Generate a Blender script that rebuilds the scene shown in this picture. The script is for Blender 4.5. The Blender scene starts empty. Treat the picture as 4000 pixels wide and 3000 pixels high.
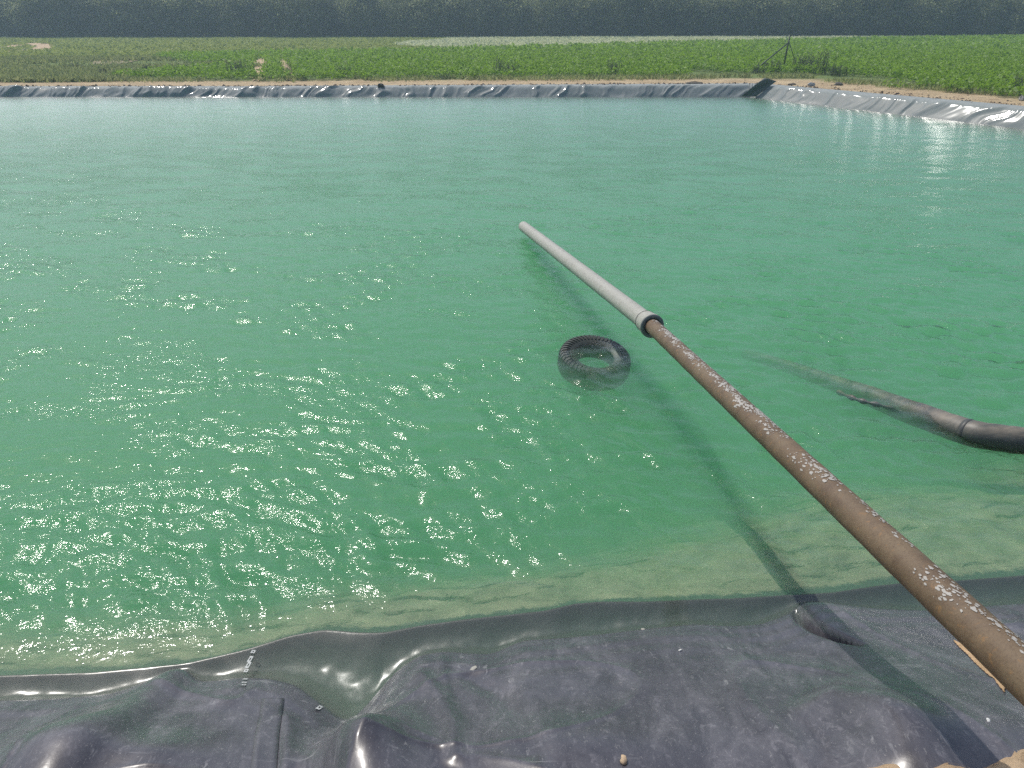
import bpy, math, random
import numpy as np
from mathutils import Vector, Matrix
R = math.radians
rng = np.random.default_rng(7)
random.seed(7)
sc = bpy.context.scene
COL = sc.collection

# ------------------------------------------------------------------ camera
CAMZ, PITCH, F = 2.6, R(25.6), 769.0
cam_d = bpy.data.cameras.new('camera'); cam = bpy.data.objects.new('camera', cam_d); COL.objects.link(cam)
cam.location = (0, 0, CAMZ); cam.rotation_euler = (R(90) - PITCH, 0, 0)
cam_d.sensor_width = 36; cam_d.lens = F / 1024 * 36; cam_d.clip_end = 2000; cam_d.clip_start = 0.05
sc.camera = cam
# ------------------------------------------------------------------ sky and sun
SUN_AZ, SUN_EL = R(-40), R(55)          # azimuth from +Y, negative = to the left
wd = bpy.data.worlds.new('World'); sc.world = wd; wd.use_nodes = True
nt = wd.node_tree; nt.nodes.clear()
sky = nt.nodes.new('ShaderNodeTexSky'); sky.sky_type = 'NISHITA'; sky.sun_disc = False
sky.sun_elevation = SUN_EL; sky.sun_rotation = SUN_AZ
sky.air_density = 1.0; sky.dust_density = 2.5; sky.ozone_density = 1.0
bg = nt.nodes.new('ShaderNodeBackground'); bg.inputs[1].default_value = 0.15
wo = nt.nodes.new('ShaderNodeOutputWorld')
nt.links.new(sky.outputs[0], bg.inputs[0]); nt.links.new(bg.outputs[0], wo.inputs[0])
sd = bpy.data.lights.new('sun', 'SUN'); sd.energy = 3.4; sd.angle = R(0.53); sd.color = (1, .96, .9)
sun = bpy.data.objects.new('sun', sd); COL.objects.link(sun)
S = Vector((math.sin(SUN_AZ) * math.cos(SUN_EL), math.cos(SUN_AZ) * math.cos(SUN_EL), math.sin(SUN_EL)))
sun.rotation_euler = S.to_track_quat('Z', 'Y').to_euler(); sun.location = S * 60
vs = sc.view_settings
sc.display_settings.display_device = 'sRGB'
vs.view_transform = 'Standard'; vs.look = 'None'; vs.exposure = 0.0; vs.gamma = 1; vs.use_curve_mapping = False
cy = sc.cycles
cy.max_bounces = 8; cy.diffuse_bounces = 2; cy.glossy_bounces = 3; cy.transmission_bounces = 4
cy.transparent_max_bounces = 12; cy.volume_bounces = 8
cy.use_denoising = False; cy.caustics_reflective = False; cy.caustics_refractive = False
cy.sample_clamp_indirect = 4.0

# ------------------------------------------------------------------ helpers
def at(x, y, z=0.0):
    """point at height z seen at photo position (x, y) of the 1024 x 768 frame"""
    xx = (x - 512) / F; yy = (y - 384) / F
    d = (CAMZ - z) / (math.sin(PITCH) + yy * math.cos(PITCH))
    return Vector((xx * d, d * (math.cos(PITCH) - yy * math.sin(PITCH)), z))
def at_dep(x, y, d):
    xx = (x - 512) / F; yy = (y - 384) / F
    return Vector((xx * d, d * (math.cos(PITCH) - yy * math.sin(PITCH)), CAMZ - d * (math.sin(PITCH) + yy * math.cos(PITCH))))

_perm = np.random.default_rng(3).permutation(1024)
def _h(i, j): return _perm[(_perm[i & 1023] + j) & 1023] / 1023.0
def vnoise(x, y):
    xi = np.floor(x).astype(np.int64); yi = np.floor(y).astype(np.int64)
    fx = x - xi; fy = y - yi
    u = fx * fx * fx * (fx * (fx * 6 - 15) + 10); v = fy * fy * fy * (fy * (fy * 6 - 15) + 10)
    a = _h(xi, yi); b = _h(xi + 1, yi); c = _h(xi, yi + 1); d = _h(xi + 1, yi + 1)
    return (a + (b - a) * u + (c - a) * v + (a - b - c + d) * u * v) * 2 - 1
def fbm(x, y, o=4, g=.5):
    s = np.zeros_like(x, dtype=float); a = 1.0; t = 0
    for k in range(o):
        s += a * vnoise(x + 17.3 * k, y - 9.1 * k); t += a; a *= g; x = x * 2.03; y = y * 2.03
    return s / t
def sstep(a, b, x):
    t = np.clip((x - a) / (b - a), 0, 1); return t * t * (3 - 2 * t)

def mesh_np(name, V, Fc, attrs=None, smooth=True):
    """V (n,3), Fc (m,k) uniform polygons"""
    me = bpy.data.meshes.new(name)
    V = np.ascontiguousarray(V, dtype=np.float32); Fc = np.ascontiguousarray(Fc, dtype=np.int32)
    n, (m, k) = len(V), Fc.shape
    me.vertices.add(n); me.vertices.foreach_set('co', V.ravel())
    me.loops.add(m * k); me.loops.foreach_set('vertex_index', Fc.ravel())
    me.polygons.add(m); me.polygons.foreach_set('loop_start', np.arange(0, m * k, k, dtype=np.int32))
    me.polygons.foreach_set('use_smooth', np.full(m, smooth, dtype=bool))
    me.update(calc_edges=True)
    for an, av in (attrs or {}).items():
        a = me.attributes.new(an, 'FLOAT', 'POINT'); a.data.foreach_set('value', np.ascontiguousarray(av, dtype=np.float32))
    return me
def grid_faces(nr, nc, closed=False):
    i = np.arange(nr - 1)[:, None]; j = np.arange(nc if closed else nc - 1)[None, :]
    j2 = (j + 1) % nc
    return np.stack([i * nc + j, i * nc + j2, (i + 1) * nc + j2, (i + 1) * nc + j], -1).reshape(-1, 4)
def link(name, me, mat=None, parent=None):
    o = bpy.data.objects.new(name, me); COL.objects.link(o)
    if mat and not me.materials: me.materials.append(mat)
    if parent: o.parent = parent
    return o
def tag(o, label=None, cat=None, group=None, kind=None):
    if label: o['label'] = label
    if cat: o['category'] = cat
    if group: o['group'] = group
    if kind: o['kind'] = kind
    return o
def empty(name, loc, rot=(0, 0, 0)):
    o = bpy.data.objects.new(name, None); COL.objects.link(o); o.location = loc; o.rotation_euler = rot
    o.empty_display_size = .1
    return o
def tube(pts, rad, n=24, cap=True, arc=None):
    """tube mesh arrays along pts; rad scalar or list; attr 't' along, 'a' around"""
    P = [Vector(p) for p in pts]; m = len(P)
    rad = [rad] * m if not hasattr(rad, '__len__') else rad
    V = []; up = Vector((0, 0, 1))
    for i, p in enumerate(P):
        t = (P[min(i + 1, m - 1)] - P[max(i - 1, 0)]).normalized()
        s = t.cross(up)
        if s.length < 1e-3: s = Vector((1, 0, 0))
        s.normalize(); w = s.cross(t).normalized()
        for j in range(n):
            a = 2 * math.pi * j / n
            V.append(p + (s * math.cos(a) + w * math.sin(a)) * rad[i])
    Fc = [tuple(f) for f in grid_faces(m, n, True)[:, ::-1].tolist()]
    if cap: Fc += [tuple(range(n)), tuple(reversed(range((m - 1) * n, m * n)))]
    return V, Fc
def mesh_py(name, V, Fc, smooth=True):
    me = bpy.data.meshes.new(name); me.from_pydata([tuple(v) for v in V], [], Fc); me.update()
    if smooth: me.polygons.foreach_set('use_smooth', [True] * len(me.polygons))
    return me
def revolve(prof, n, axis_o, axis_d):
    """prof: list of (along, radius) -> closed-around surface"""
    d = Vector(axis_d).normalized(); s = d.cross(Vector((0, 0, 1))).normalized(); w = s.cross(d)
    V = []
    for (t, r) in prof:
        for j in range(n):
            a = 2 * math.pi * j / n
            V.append(Vector(axis_o) + d * t + (s * math.cos(a) + w * math.sin(a)) * r)
    return V, [tuple(f) for f in grid_faces(len(prof), n, True)[:, ::-1].tolist()]

# ------------------------------------------------------------------ material helpers
class M:
    def __init__(s, name):
        s.m = bpy.data.materials.new(name); s.m.use_nodes = True; s.t = s.m.node_tree; s.t.nodes.clear()
        s.out = s.t.nodes.new('ShaderNodeOutputMaterial')
    def n(s, typ, **kw):
        nd = s.t.nodes.new('ShaderNode' + typ)
        for k, v in kw.items():
            if k.startswith('i_'):
                key = k[2:].replace('_', ' ')
                nd.inputs[int(key) if key.isdigit() else key].default_value = v
            else: setattr(nd, k, v)
        return nd
    def l(s, a, b): s.t.links.new(a, b)
    def noise(s, scale, detail=4, rough=.55, vec=None, dist=0.0):
        nd = s.n('TexNoise'); nd.inputs['Scale'].default_value = scale; nd.inputs['Detail'].default_value = detail
        nd.inputs['Roughness'].default_value = rough; nd.inputs['Distortion'].default_value = dist
        if vec is not None: s.l(vec, nd.inputs['Vector'])
        return nd.outputs['Fac']
    def ramp(s, fac, stops):
        nd = s.n('ValToRGB'); cr = nd.color_ramp
        while len(cr.elements) < len(stops): cr.elements.new(.5)
        for e, (p, c) in zip(cr.elements, stops):
            e.position = p; e.color = (c, c, c, 1) if not hasattr(c, '__len__') else (*c, 1)
        s.l(fac, nd.inputs[0]); return nd.outputs[0]
    def mix(s, fac, a, b):
        nd = s.n('Mix', data_type='RGBA')
        for v, i in ((fac, 0), (a, 6), (b, 7)):
            if hasattr(v, 'is_output'): s.l(v, nd.inputs[i])
            else: nd.inputs[i].default_value = v if i == 0 else (*v, 1)
        return nd.outputs[2]
    def math(s, op, a, b=None, clamp=False):
        nd = s.n('Math', operation=op, use_clamp=clamp)
        for v, i in ((a, 0), (b, 1)):
            if v is None: continue
            if hasattr(v, 'is_output'): s.l(v, nd.inputs[i])
            else: nd.inputs[i].default_value = v
        return nd.outputs[0]
    def pos(s, scale=(1, 1, 1), rot=(0, 0, 0), obj=False):
        tc = s.n('TexCoord').outputs['Object'] if obj else s.n('NewGeometry').outputs['Position']
        mp = s.n('Mapping'); mp.inputs['Scale'].default_value = scale; mp.inputs['Rotation'].default_value = rot
        s.l(tc, mp.inputs['Vector']); return mp.outputs[0]
    def attr(s, name): return s.n('Attribute', attribute_name=name).outputs['Fac']
    def bump(s, h, strength=.3, dist=.01, prev=None):
        nd = s.n('Bump'); nd.inputs['Strength'].default_value = strength; nd.inputs['Distance'].default_value = dist
        s.l(h, nd.inputs['Height'])
        if prev is not None: s.l(prev, nd.inputs['Normal'])
        return nd.outputs[0]
    def principled(s, color=(.5, .5, .5), rough=.5, normal=None, metal=0, spec=.5, coat=None):
        b = s.n('BsdfPrincipled')
        for v, k in ((color, 'Base Color'), (rough, 'Roughness'), (metal, 'Metallic'), (spec, 'Specular IOR Level')):
            if hasattr(v, 'is_output'): s.l(v, b.inputs[k])
            else: b.inputs[k].default_value = (*v, 1) if hasattr(v, '__len__') else v
        if normal is not None: s.l(normal, b.inputs['Normal'])
        if coat: b.inputs['Coat Weight'].default_value = coat[0]; b.inputs['Coat Roughness'].default_value = coat[1]
        s.l(b.outputs[0], s.out.inputs['Surface']); return b

# ------------------------------------------------------------------ materials
def mat_liner():
    m = M('black_plastic_sheet')
    p = m.pos(); wet = m.attr('wet'); silt = m.attr('silt')
    dust1 = m.noise(2.2, 6, .65, m.pos((1, 1, 1)), .6)
    streak = m.noise(9, 5, .7, m.pos((1, .35, .6), (0, 0, .7)), .7)
    fine = m.noise(60, 4, .7, p, .4)
    spots = m.noise(28, 3, .6, m.pos((1, .6, 1), (0, 0, -.5)), 1.0)
    d = m.math('MULTIPLY', m.ramp(dust1, [(.32, .15), (.68, 1)]), m.ramp(streak, [(.38, .1), (.72, 1)]))
    d = m.math('ADD', m.math('MULTIPLY', d, .75), m.math('MULTIPLY', m.ramp(spots, [(.58, 0), (.72, 1)]), .35), True)
    d = m.math('MULTIPLY', d, m.ramp(fine, [(.3, .55), (.7, 1)]))
    dry = m.math('SUBTRACT', 1.0, wet)
    d = m.math('MULTIPLY', d, dry)
    c = m.mix(d, (.036, .034, .041), (.19, .182, .20))
    # pale scratches and dried splashes
    sp = m.noise(95, 2, .5, m.pos((1, .45, 1), (0, 0, .4)), 2.0)
    c = m.mix(m.math('MULTIPLY', m.ramp(sp, [(.64, 0), (.73, .5)]), dry), c, (.26, .25, .24))
    sc1 = m.noise(38, 3, .6, m.pos((1, .10, 1), (0, 0, .55)), .3); sc2 = m.noise(30, 3, .6, m.pos((.12, 1, 1), (0, 0, .35)), .5)
    sc_ = m.math('MULTIPLY', m.math('MAXIMUM', m.ramp(sc1, [(.64, 0), (.70, .7)]), m.ramp(sc2, [(.65, 0), (.71, .6)])), m.ramp(m.noise(2.7, 3, .6, p), [(.45, 0), (.6, 1)]))
    c = m.mix(m.math('MULTIPLY', sc_, dry), c, (.20, .195, .20))
    c = m.mix(m.math('MULTIPLY', wet, .8), c, (.075, .090, .080))
    sn = m.noise(4.5, 6, .7, p, .5)
    siltc = m.mix(m.ramp(sn, [(.35, 0), (.65, 1)]), (.15, .155, .10), (.32, .31, .20))
    sm = m.ramp(m.math('ADD', silt, m.math('MULTIPLY', m.math('SUBTRACT', m.noise(11, 5, .75, p, .4), .5), 1.1)), [(.42, 0), (.62, 1)])
    sm = m.math('MULTIPLY', sm, m.ramp(silt, [(0, 0), (.12, 1)]))
    c = m.mix(sm, c, siltc)
    rough = m.math('ADD', .30, m.math('MULTIPLY', d, .30))
    rough = m.math('ADD', rough, m.math('MULTIPLY', sm, .5), True)
    h = m.math('ADD', m.math('MULTIPLY', m.noise(7, 4, .55, m.pos((1, .5, 1), (0, 0, .5)), .8), .45), m.math('MULTIPLY', fine, .10))
    nb = m.bump(h, .4, .012)
    b = m.principled(c, rough, nb, spec=.34, coat=(.36, .19))
    return m.m
def mat_far_liner():
    m = M('dusty_grey_plastic_sheet')  # grey-green sheet colour, paler where dust lies
    p = m.pos(); n1 = m.noise(1.6, 5, .65, p, .5); n2 = m.noise(9, 4, .6, p, .6)
    dust = m.attr('dust')
    d = m.math('MULTIPLY', m.ramp(n1, [(.3, .3), (.7, 1)]), m.ramp(n2, [(.3, .5), (.7, 1)]))
    d = m.math('ADD', m.math('ADD', m.math('MULTIPLY', d, .45), .12), m.math('MULTIPLY', dust, .55), True)
    c = m.mix(d, (.13, .15, .145), (.27, .29, .28))
    h = m.noise(5, 3, .5, p, .5)
    m.principled(c, m.math('ADD', .6, m.math('MULTIPLY', d, .2)), m.bump(h, .3, .02), spec=.12, coat=(.42, .11)); b_ = m.t.nodes['Principled BSDF']; m.l(m.math('MULTIPLY', m.math('POWER', m.math('SUBTRACT', 1.0, dust, True), 2.0), .55), b_.inputs['Coat Weight'])
    return m.m
def mat_flap():
    m = M('matt_liner_underside')
    m.principled(m.mix(m.noise(8, 4, .6), (.055, .068, .060), (.095, .11, .10)), .6, spec=.35); return m.m
def mat_water():
    m = M('green_pond_water')
    calm = m.attr('calm')
    a = m.noise(7.0, 2, .5, m.pos((1, 1.5, 1), (0, 0, .3)), .6)
    b2 = m.noise(19, 2, .55, m.pos((1, 1.5, 1), (0, 0, -.45)), .5)
    c3 = m.noise(46, 2, .6, m.pos((1, 1.3, 1)), .3)
    h = m.math('ADD', m.math('MULTIPLY', a, .010), m.math('ADD', m.math('MULTIPLY', b2, .008), m.math('MULTIPLY', c3, .0042)))
    h = m.math('SUBTRACT', h, .0104)
    h = m.math('MULTIPLY', h, m.math('SUBTRACT', 1.0, m.math('MULTIPLY', calm, .92)))
    nb = m.bump(h, 1.0, 1.0)
    fr = m.n('Fresnel', i_IOR=1.33); m.l(nb, fr.inputs['Normal'])
    gl = m.n('BsdfGlossy'); m.l(m.attr('ripple'), gl.inputs['Roughness']); m.l(nb, gl.inputs['Normal'])
    tr = m.n('BsdfTransparent'); mx = m.n('MixShader')
    m.l(fr.outputs[0], mx.inputs[0]); m.l(tr.outputs[0], mx.inputs[1]); m.l(gl.outputs[0], mx.inputs[2])
    m.l(mx.outputs[0], m.out.inputs['Surface'])
    sct = m.n('VolumeScatter'); sct.inputs['Color'].default_value = (.37, .80, .50, 1); sct.inputs['Density'].default_value = 1.08
    ab = m.n('VolumeAbsorption'); ab.inputs['Color'].default_value = (.0, .60, .28, 1); ab.inputs['Density'].default_value = .92
    ad = m.n('AddShader'); m.l(sct.outputs[0], ad.inputs[0]); m.l(ab.outputs[0], ad.inputs[1])
    m.l(ad.outputs[0], m.out.inputs['Volume'])
    return m.m
def mat_sand(name='dry_sand', a=(.30, .21, .13), b=(.46, .34, .22)):
    m = M(name); p = m.pos()
    n = m.noise(3, 6, .7, p, .3); f = m.noise(55, 5, .75, p)
    c = m.mix(m.ramp(n, [(.35, 0), (.65, 1)]), a, b)
    c = m.mix(m.ramp(m.noise(14, 5, .7, p, .5), [(.55, 0), (.7, .7)]), c, tuple(v * .55 for v in a))
    h = m.math('ADD', m.math('MULTIPLY', n, 1.5), f)
    m.principled(c, .95, m.bump(h, .8, .02), spec=.15); return m.m
def mat_ground():
    m = M('field_soil'); p = m.pos(); g = m.attr('green')
    sa = m.noise(1.1, 6, .7, p, .4)
    c = m.mix(m.ramp(sa, [(.35, 0), (.65, 1)]), (.33, .245, .145), (.48, .38, .24))
    c = m.mix(m.ramp(m.noise(3.5, 6, .75, m.pos((.6, 1.5, 1)), .8), [(.56, 0), (.66, .8)]), c, (.13, .10, .07))
    gc = m.mix(m.noise(.8, 5, .6, p), (.10, .15, .04), (.16, .20, .08))
    c = m.mix(g, c, gc)
    m.principled(c, .95, m.bump(m.noise(8, 5, .7, p), .8, .08), spec=.1); return m.m
def mat_leaf(name, a, b, trans=.45, scale=3.0, rough=.5, fleck=None, gloss=.02):
    m = M(name); oi = m.n('ObjectInfo')
    p = m.pos(); n = m.noise(scale, 4, .6, p)
    v = m.attr('tint')
    c = m.mix(m.math('ADD', m.math('MULTIPLY', n, .5), m.math('MULTIPLY', v, .5), True), a, b)
    if fleck: c = m.mix(m.ramp(v, [(.90, 0), (.93, 1)]), c, fleck)
    d = m.n('BsdfDiffuse'); t = m.n('BsdfTranslucent'); g = m.n('BsdfGlossy', i_Roughness=rough); g.inputs[0].default_value = (.5, .5, .5, 1)
    m.l(c, d.inputs[0]); m.l(c, t.inputs[0])
    mx = m.n('MixShader'); mx.inputs[0].default_value = trans; m.l(d.outputs[0], mx.inputs[1]); m.l(t.outputs[0], mx.inputs[2])
    m2 = m.n('MixShader'); m2.inputs[0].default_value = gloss; m.l(mx.outputs[0], m2.inputs[1]); m.l(g.outputs[0], m2.inputs[2])
    m.l(m2.outputs[0], m.out.inputs['Surface']); return m.m
def mat_rust():
    m = M('rusty_steel'); p = m.pos()
    n = m.noise(6, 6, .7, p, .3); f = m.noise(140, 4, .7, p)
    c = m.mix(m.ramp(n, [(.35, 0), (.65, 1)]), (.090, .058, .034), (.155, .110, .066))
    c = m.mix(m.ramp(m.noise(3, 3, .6, p), [(.5, 0), (.7, .7)]), c, (.15, .115, .07))
    c = m.mix(m.ramp(f, [(.5, 0), (.7, .6)]), c, (.06, .035, .02))
    c = m.mix(m.ramp(m.noise(45, 3, .6, p, .4), [(.6, 0), (.7, .5)]), c, (.24, .13, .05))
    h = m.math('ADD', f, m.math('MULTIPLY', n, 2))
    m.principled(c, m.ramp(n, [(.3, .5), (.7, .75)]), m.bump(h, .35, .003), spec=.35); return m.m
def mat_flake():
    m = M('flaking_pale_paint'); m.principled(m.mix(m.noise(60, 3), (.25, .235, .20), (.38, .36, .33)), .6); return m.m
def mat_pvc():
    m = M('grey_plastic_pipe'); p = m.pos()
    n = m.noise(5, 5, .6, p, .4)
    c = m.mix(n, (.29, .285, .245), (.38, .375, .33))
    c = m.mix(m.ramp(m.noise(70, 4, .7, p, .4), [(.55, 0), (.68, .8)]), c, (.13, .12, .09))
    c = m.mix(m.ramp(m.noise(12, 5, .7, p, .9), [(.52, 0), (.72, .45)]), c, (.22, .205, .16))
    m.principled(c, .5, m.bump(m.noise(90, 3, .6, p), .15, .002), spec=.35); return m.m
def mat_simple(name, c, rough=.5, var=.25, scale=20, spec=.4, bump=.2):
    m = M(name); p = m.pos()
    n = m.noise(scale, 5, .65, p)
    m.principled(m.mix(n, tuple(v * (1 - var) for v in c), tuple(v * (1 + var) for v in c)), rough, m.bump(n, bump, .005), spec=spec)
    return m.m
def mat_hose():
    m = M('silty_black_hose'); p = m.pos()
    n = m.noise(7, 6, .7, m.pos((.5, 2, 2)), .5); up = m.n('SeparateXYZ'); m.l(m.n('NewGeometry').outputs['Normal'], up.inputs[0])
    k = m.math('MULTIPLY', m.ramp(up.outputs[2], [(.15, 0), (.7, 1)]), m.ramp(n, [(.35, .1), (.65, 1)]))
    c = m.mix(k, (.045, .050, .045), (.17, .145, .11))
    m.principled(c, .5, m.bump(n, .3, .006)); return m.m

LINER = mat_liner(); FARL = mat_far_liner(); FLAP = mat_flap(); WATER = mat_water(); SAND = mat_sand()
GROUND = mat_ground(); RUST = mat_rust(); FLAKE = mat_flake(); PVC = mat_pvc(); HOSE = mat_hose()
CROP = mat_leaf('dark_green_crop_leaf', (.13, .24, .014), (.25, .40, .045), .5, 2, .45, (.30, .40, .16))
PALE = mat_leaf('pale_crop_leaf', (.42, .46, .24), (.64, .66, .44), .4, .7)
PALEG = mat_leaf('yellow_green_crop_leaf', (.22, .28, .06), (.36, .40, .13), .4, .7)
GRASS = mat_leaf('dull_grass_blade', (.20, .26, .08), (.36, .37, .17), .4, 1.0)
WEED = mat_leaf('grey_green_weed', (.045, .07, .035), (.11, .13, .075), .35, 2)
TREE = mat_leaf('tree_leaf', (.060, .085, .030), (.44, .46, .24), .45, .9, fleck=None, gloss=.0)  # bright end of the range stands in for sunlit foliage
BARK = mat_simple('dark_bark', (.06, .05, .04), .9, .4, 8)
RUBBER = mat_simple('wet_black_rubber', (.042, .048, .041), .5, .4, 30, .4)
POST = mat_simple('green_painted_steel', (.045, .06, .035), .5, .3, 12)

# ------------------------------------------------------------------ pond outline
CA, CB, CC, CD = (np.array(v, float) for v in ((-25, -.5), (21, 5.25), (8.45, 29.0), (-25, 29.0)))
SLOPE = (CB[1] - CA[1]) / (CB[0] - CA[0])
def gz(X, Y):
    """height of the land round the pond"""
    return .47 + .005 * np.clip(X, -10, 15) - .0055 * np.clip(Y, 0, 31)
def curve_px(pts):
    w = [at(x, y, 0) for x, y in pts]
    xs = np.array([p.x for p in w]); ys = np.array([p.y for p in w])
    return xs, ys
WL = [(-60, 708), (0, 701), (60, 699), (116, 694), (150, 682), (172, 670), (186, 668), (196, 681), (212, 682), (241, 678), (270, 679), (296, 685), (320, 703), (343, 721), (358, 717), (380, 691),
      (398, 671), (420, 656), (444, 652), (468, 654), (491, 655), (523, 641), (560, 639), (602, 635), (650, 629), (694, 625), (730, 627), (760, 625), (785, 616), (803, 603), (822, 603),
      (850, 607), (880, 610), (910, 611), (949, 612), (985, 607), (1024, 604), (1100, 600)]
CR = [(-60, 677), (0, 674), (90, 671), (185, 662), (245, 648), (290, 634), (324, 628), (360, 631), (384, 631), (420, 624), (463, 618), (510, 613), (546, 609), (575, 602), (602, 600), (650, 600), (694, 598), (730, 597),
      (764, 595), (833, 591), (880, 584), (907, 581), (960, 579), (1024, 574), (1100, 566)]
wx, wy = curve_px(WL); cx, cyy = curve_px(CR)
def base(X): return CA[1] + SLOPE * (X - CA[0])
def sm_interp(X, xs, ys):
    r = 0
    for o, w in ((-.03, .25), (0, .5), (.03, .25)): r = r + w * np.interp(X + o, xs, ys - base(xs))
    return r
def Yw(X):
    d = sm_interp(X, wx, wy); k = sstep(-4.5, -2.6, X) * (1 - sstep(2.9, 4.5, X))
    return base(X) + d * k + (1 - k) * .08 * fbm(X * 1.3, X * 0 + 3.0)
def Yc(X):
    d = sm_interp(X, cx, cyy); k = sstep(-4.5, -2.6, X) * (1 - sstep(2.9, 4.5, X))
    return base(X) + d * k + (1 - k) * (.45 + .08 * fbm(X * 1.3, X * 0 + 9.0))
def seg_dist(X, Y, pts):
    """distance to polyline and position 0..1 along it"""
    D = np.full(X.shape, 1e9); T = np.zeros(X.shape); n = len(pts) - 1
    for i in range(n):
        a = np.array(pts[i][:2]); b = np.array(pts[i + 1][:2]); ab = b - a
        t = np.clip(((X - a[0]) * ab[0] + (Y - a[1]) * ab[1]) / (ab @ ab), 0, 1)
        d = np.hypot(X - a[0] - t * ab[0], Y - a[1] - t * ab[1])
        k = d < D; D = np.where(k, d, D); T = np.where(k, (i + t) / n, T)
    return D, T
def pl(pts, z): return [at(x, y, z) for x, y in pts]
def on_sheet(x, y):
    zz = np.linspace(1.35, -.1, 400); P = np.array([at(x, y, z) for z in zz])
    h = near_h(P[:, 0], P[:, 1])[0]; k = int(np.argmax(h >= zz)) if (h >= zz).any() else 399
    return Vector((P[k, 0], P[k, 1], float(max(h[k], zz[k] if k == 399 else h[k]))))
CHAN = pl([(797, 602), (804, 622), (818, 642), (836, 660), (858, 678)], .06)
RIDGE_R = pl([(806, 668), (835, 690), (862, 716), (884, 745), (894, 790)], .45)
RIDGE_C = pl([(350, 745), (358, 760), (362, 800)], .26)
RIDGE_S = pl([(284, 695), (285, 730), (286, 800)], .26)
RIDGE_L = pl([(75, 728), (62, 750), (45, 790)], .27)
FOLD1 = pl([(420, 662), (440, 700), (452, 740), (458, 790)], .2)
FOLD2 = pl([(470, 665), (500, 690), (520, 730), (530, 790)], .2)
HUMPS = []
for (qx, qy, sx, sy, am) in ((352, 738, .17, .15, .10), (884, 752, .15, .20, .05), (40, 738, .26, .16, .07), (150, 745, .16, .14, .05), (560, 745, .3, .18, .035)):
    q_ = at(qx, qy, .36); HUMPS.append((q_.x, q_.y, sx, sy, am))
def near_h(X, Y):
    """height of the near sheet of plastic, dry, awash and under water"""
    v = Yw(X) - Y                                   # landward distance from the waterline
    g = gz(X, Y)
    top = g + .02
    dry = .030 * (1 - np.exp(-np.maximum(v, 0) / .03)) + .40 * np.maximum(v, 0)
    # round the shoulder
    k = .06; dry = -k * np.log(np.exp(-np.minimum(dry, 3) / k) + np.exp(-top / k))
    tgt = .20 * (1 - sstep(1.15, 2.5, Y))
    mo = tgt * sstep(.55, 1.55, X + .10 * (Y - 1.4)) * (1 - .75 * sstep(1.6, 3.2, X)) * sstep(0, .5, v)
    dry = dry + mo
    nz = .014 * fbm(X * 1.5, Y * 1.5, 2) + .002 * fbm(X * 5.5 + 3, Y * 3.4, 2)
    cr_ = 1 - np.abs(vnoise(X * 2.6 + .5 * Y, Y * .9 + .4 * X)); cr2 = 1 - np.abs(vnoise(X * 1.3 - .9 * Y + 7, Y * 1.9 + 3))
    nz += .011 * cr_ ** 14 + .007 * cr2 ** 16
    nz += .0045 * np.sin(v * 52 + 2.5 * fbm(X * 2, Y * 2, 2)) * np.exp(-np.maximum(v, 0) / .16)
    land = sstep(0, .20, v)
    dry = dry + nz * land
    d, t = seg_dist(X, Y, RIDGE_R); dry += .06 * np.exp(-(d / .13) ** 2) * sstep(0, .25, t) * land
    d, t = seg_dist(X, Y, RIDGE_C); dry += .08 * np.exp(-(d / .16) ** 2) * land
    d, t = seg_dist(X, Y, RIDGE_S); dry += .022 * np.exp(-(d / .028) ** 2) * land
    d, t = seg_dist(X, Y, RIDGE_L); dry += .07 * np.exp(-(d / .20) ** 2) * land
    d, t = seg_dist(X, Y, FOLD1); dry += .020 * np.exp(-(d / .035) ** 2) * land
    d, t = seg_dist(X, Y, FOLD2); dry -= .016 * np.exp(-(d / .05) ** 2) * land
    for (hx, hy, sx, sy, am) in HUMPS: dry += am * np.exp(-((X - hx) / sx) ** 2 - ((Y - hy) / sy) ** 2) * land
    d, t = seg_dist(X, Y, CHAN); w = .030 - .018 * t
    car = np.exp(-(d / w) ** 2) * (1 - sstep(.75, 1, t)); lip = np.exp(-((d - .10) / .04) ** 2) * (1 - t) * .02
    dry = dry * (1 - car) + (-.012) * car + .3 * lip * land
    yc = Yc(X); e = Y - yc
    t = np.clip(-v / np.maximum(yc - Yw(X), .02), 0, 1)
    wid = np.clip((yc - Yw(X)) / .35, .15, 1.2)
    strip = -.085 * wid * np.sin(math.pi * t ** .8) ** 1.2 - .010 * t
    strip += .012 * fbm(X * 6, Y * 6, 3) * np.sin(math.pi * t)
    u = np.maximum(e, 0)
    deep = -.010 - .10 * sstep(0, .07, u) - u * (.30 - .12 * sstep(0, 2.2, X)) - .35 * np.maximum(u - .5 - .7 * sstep(0, 2.5, X), 0) + .05 * fbm(X * 2.2, Y * 2.2, 4) * sstep(.05, .5, u)
    deep = np.maximum(deep, -2.0)
    h = np.where(v > 0, dry, np.where(e > 0, deep, strip))
    return h, v, e

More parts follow.
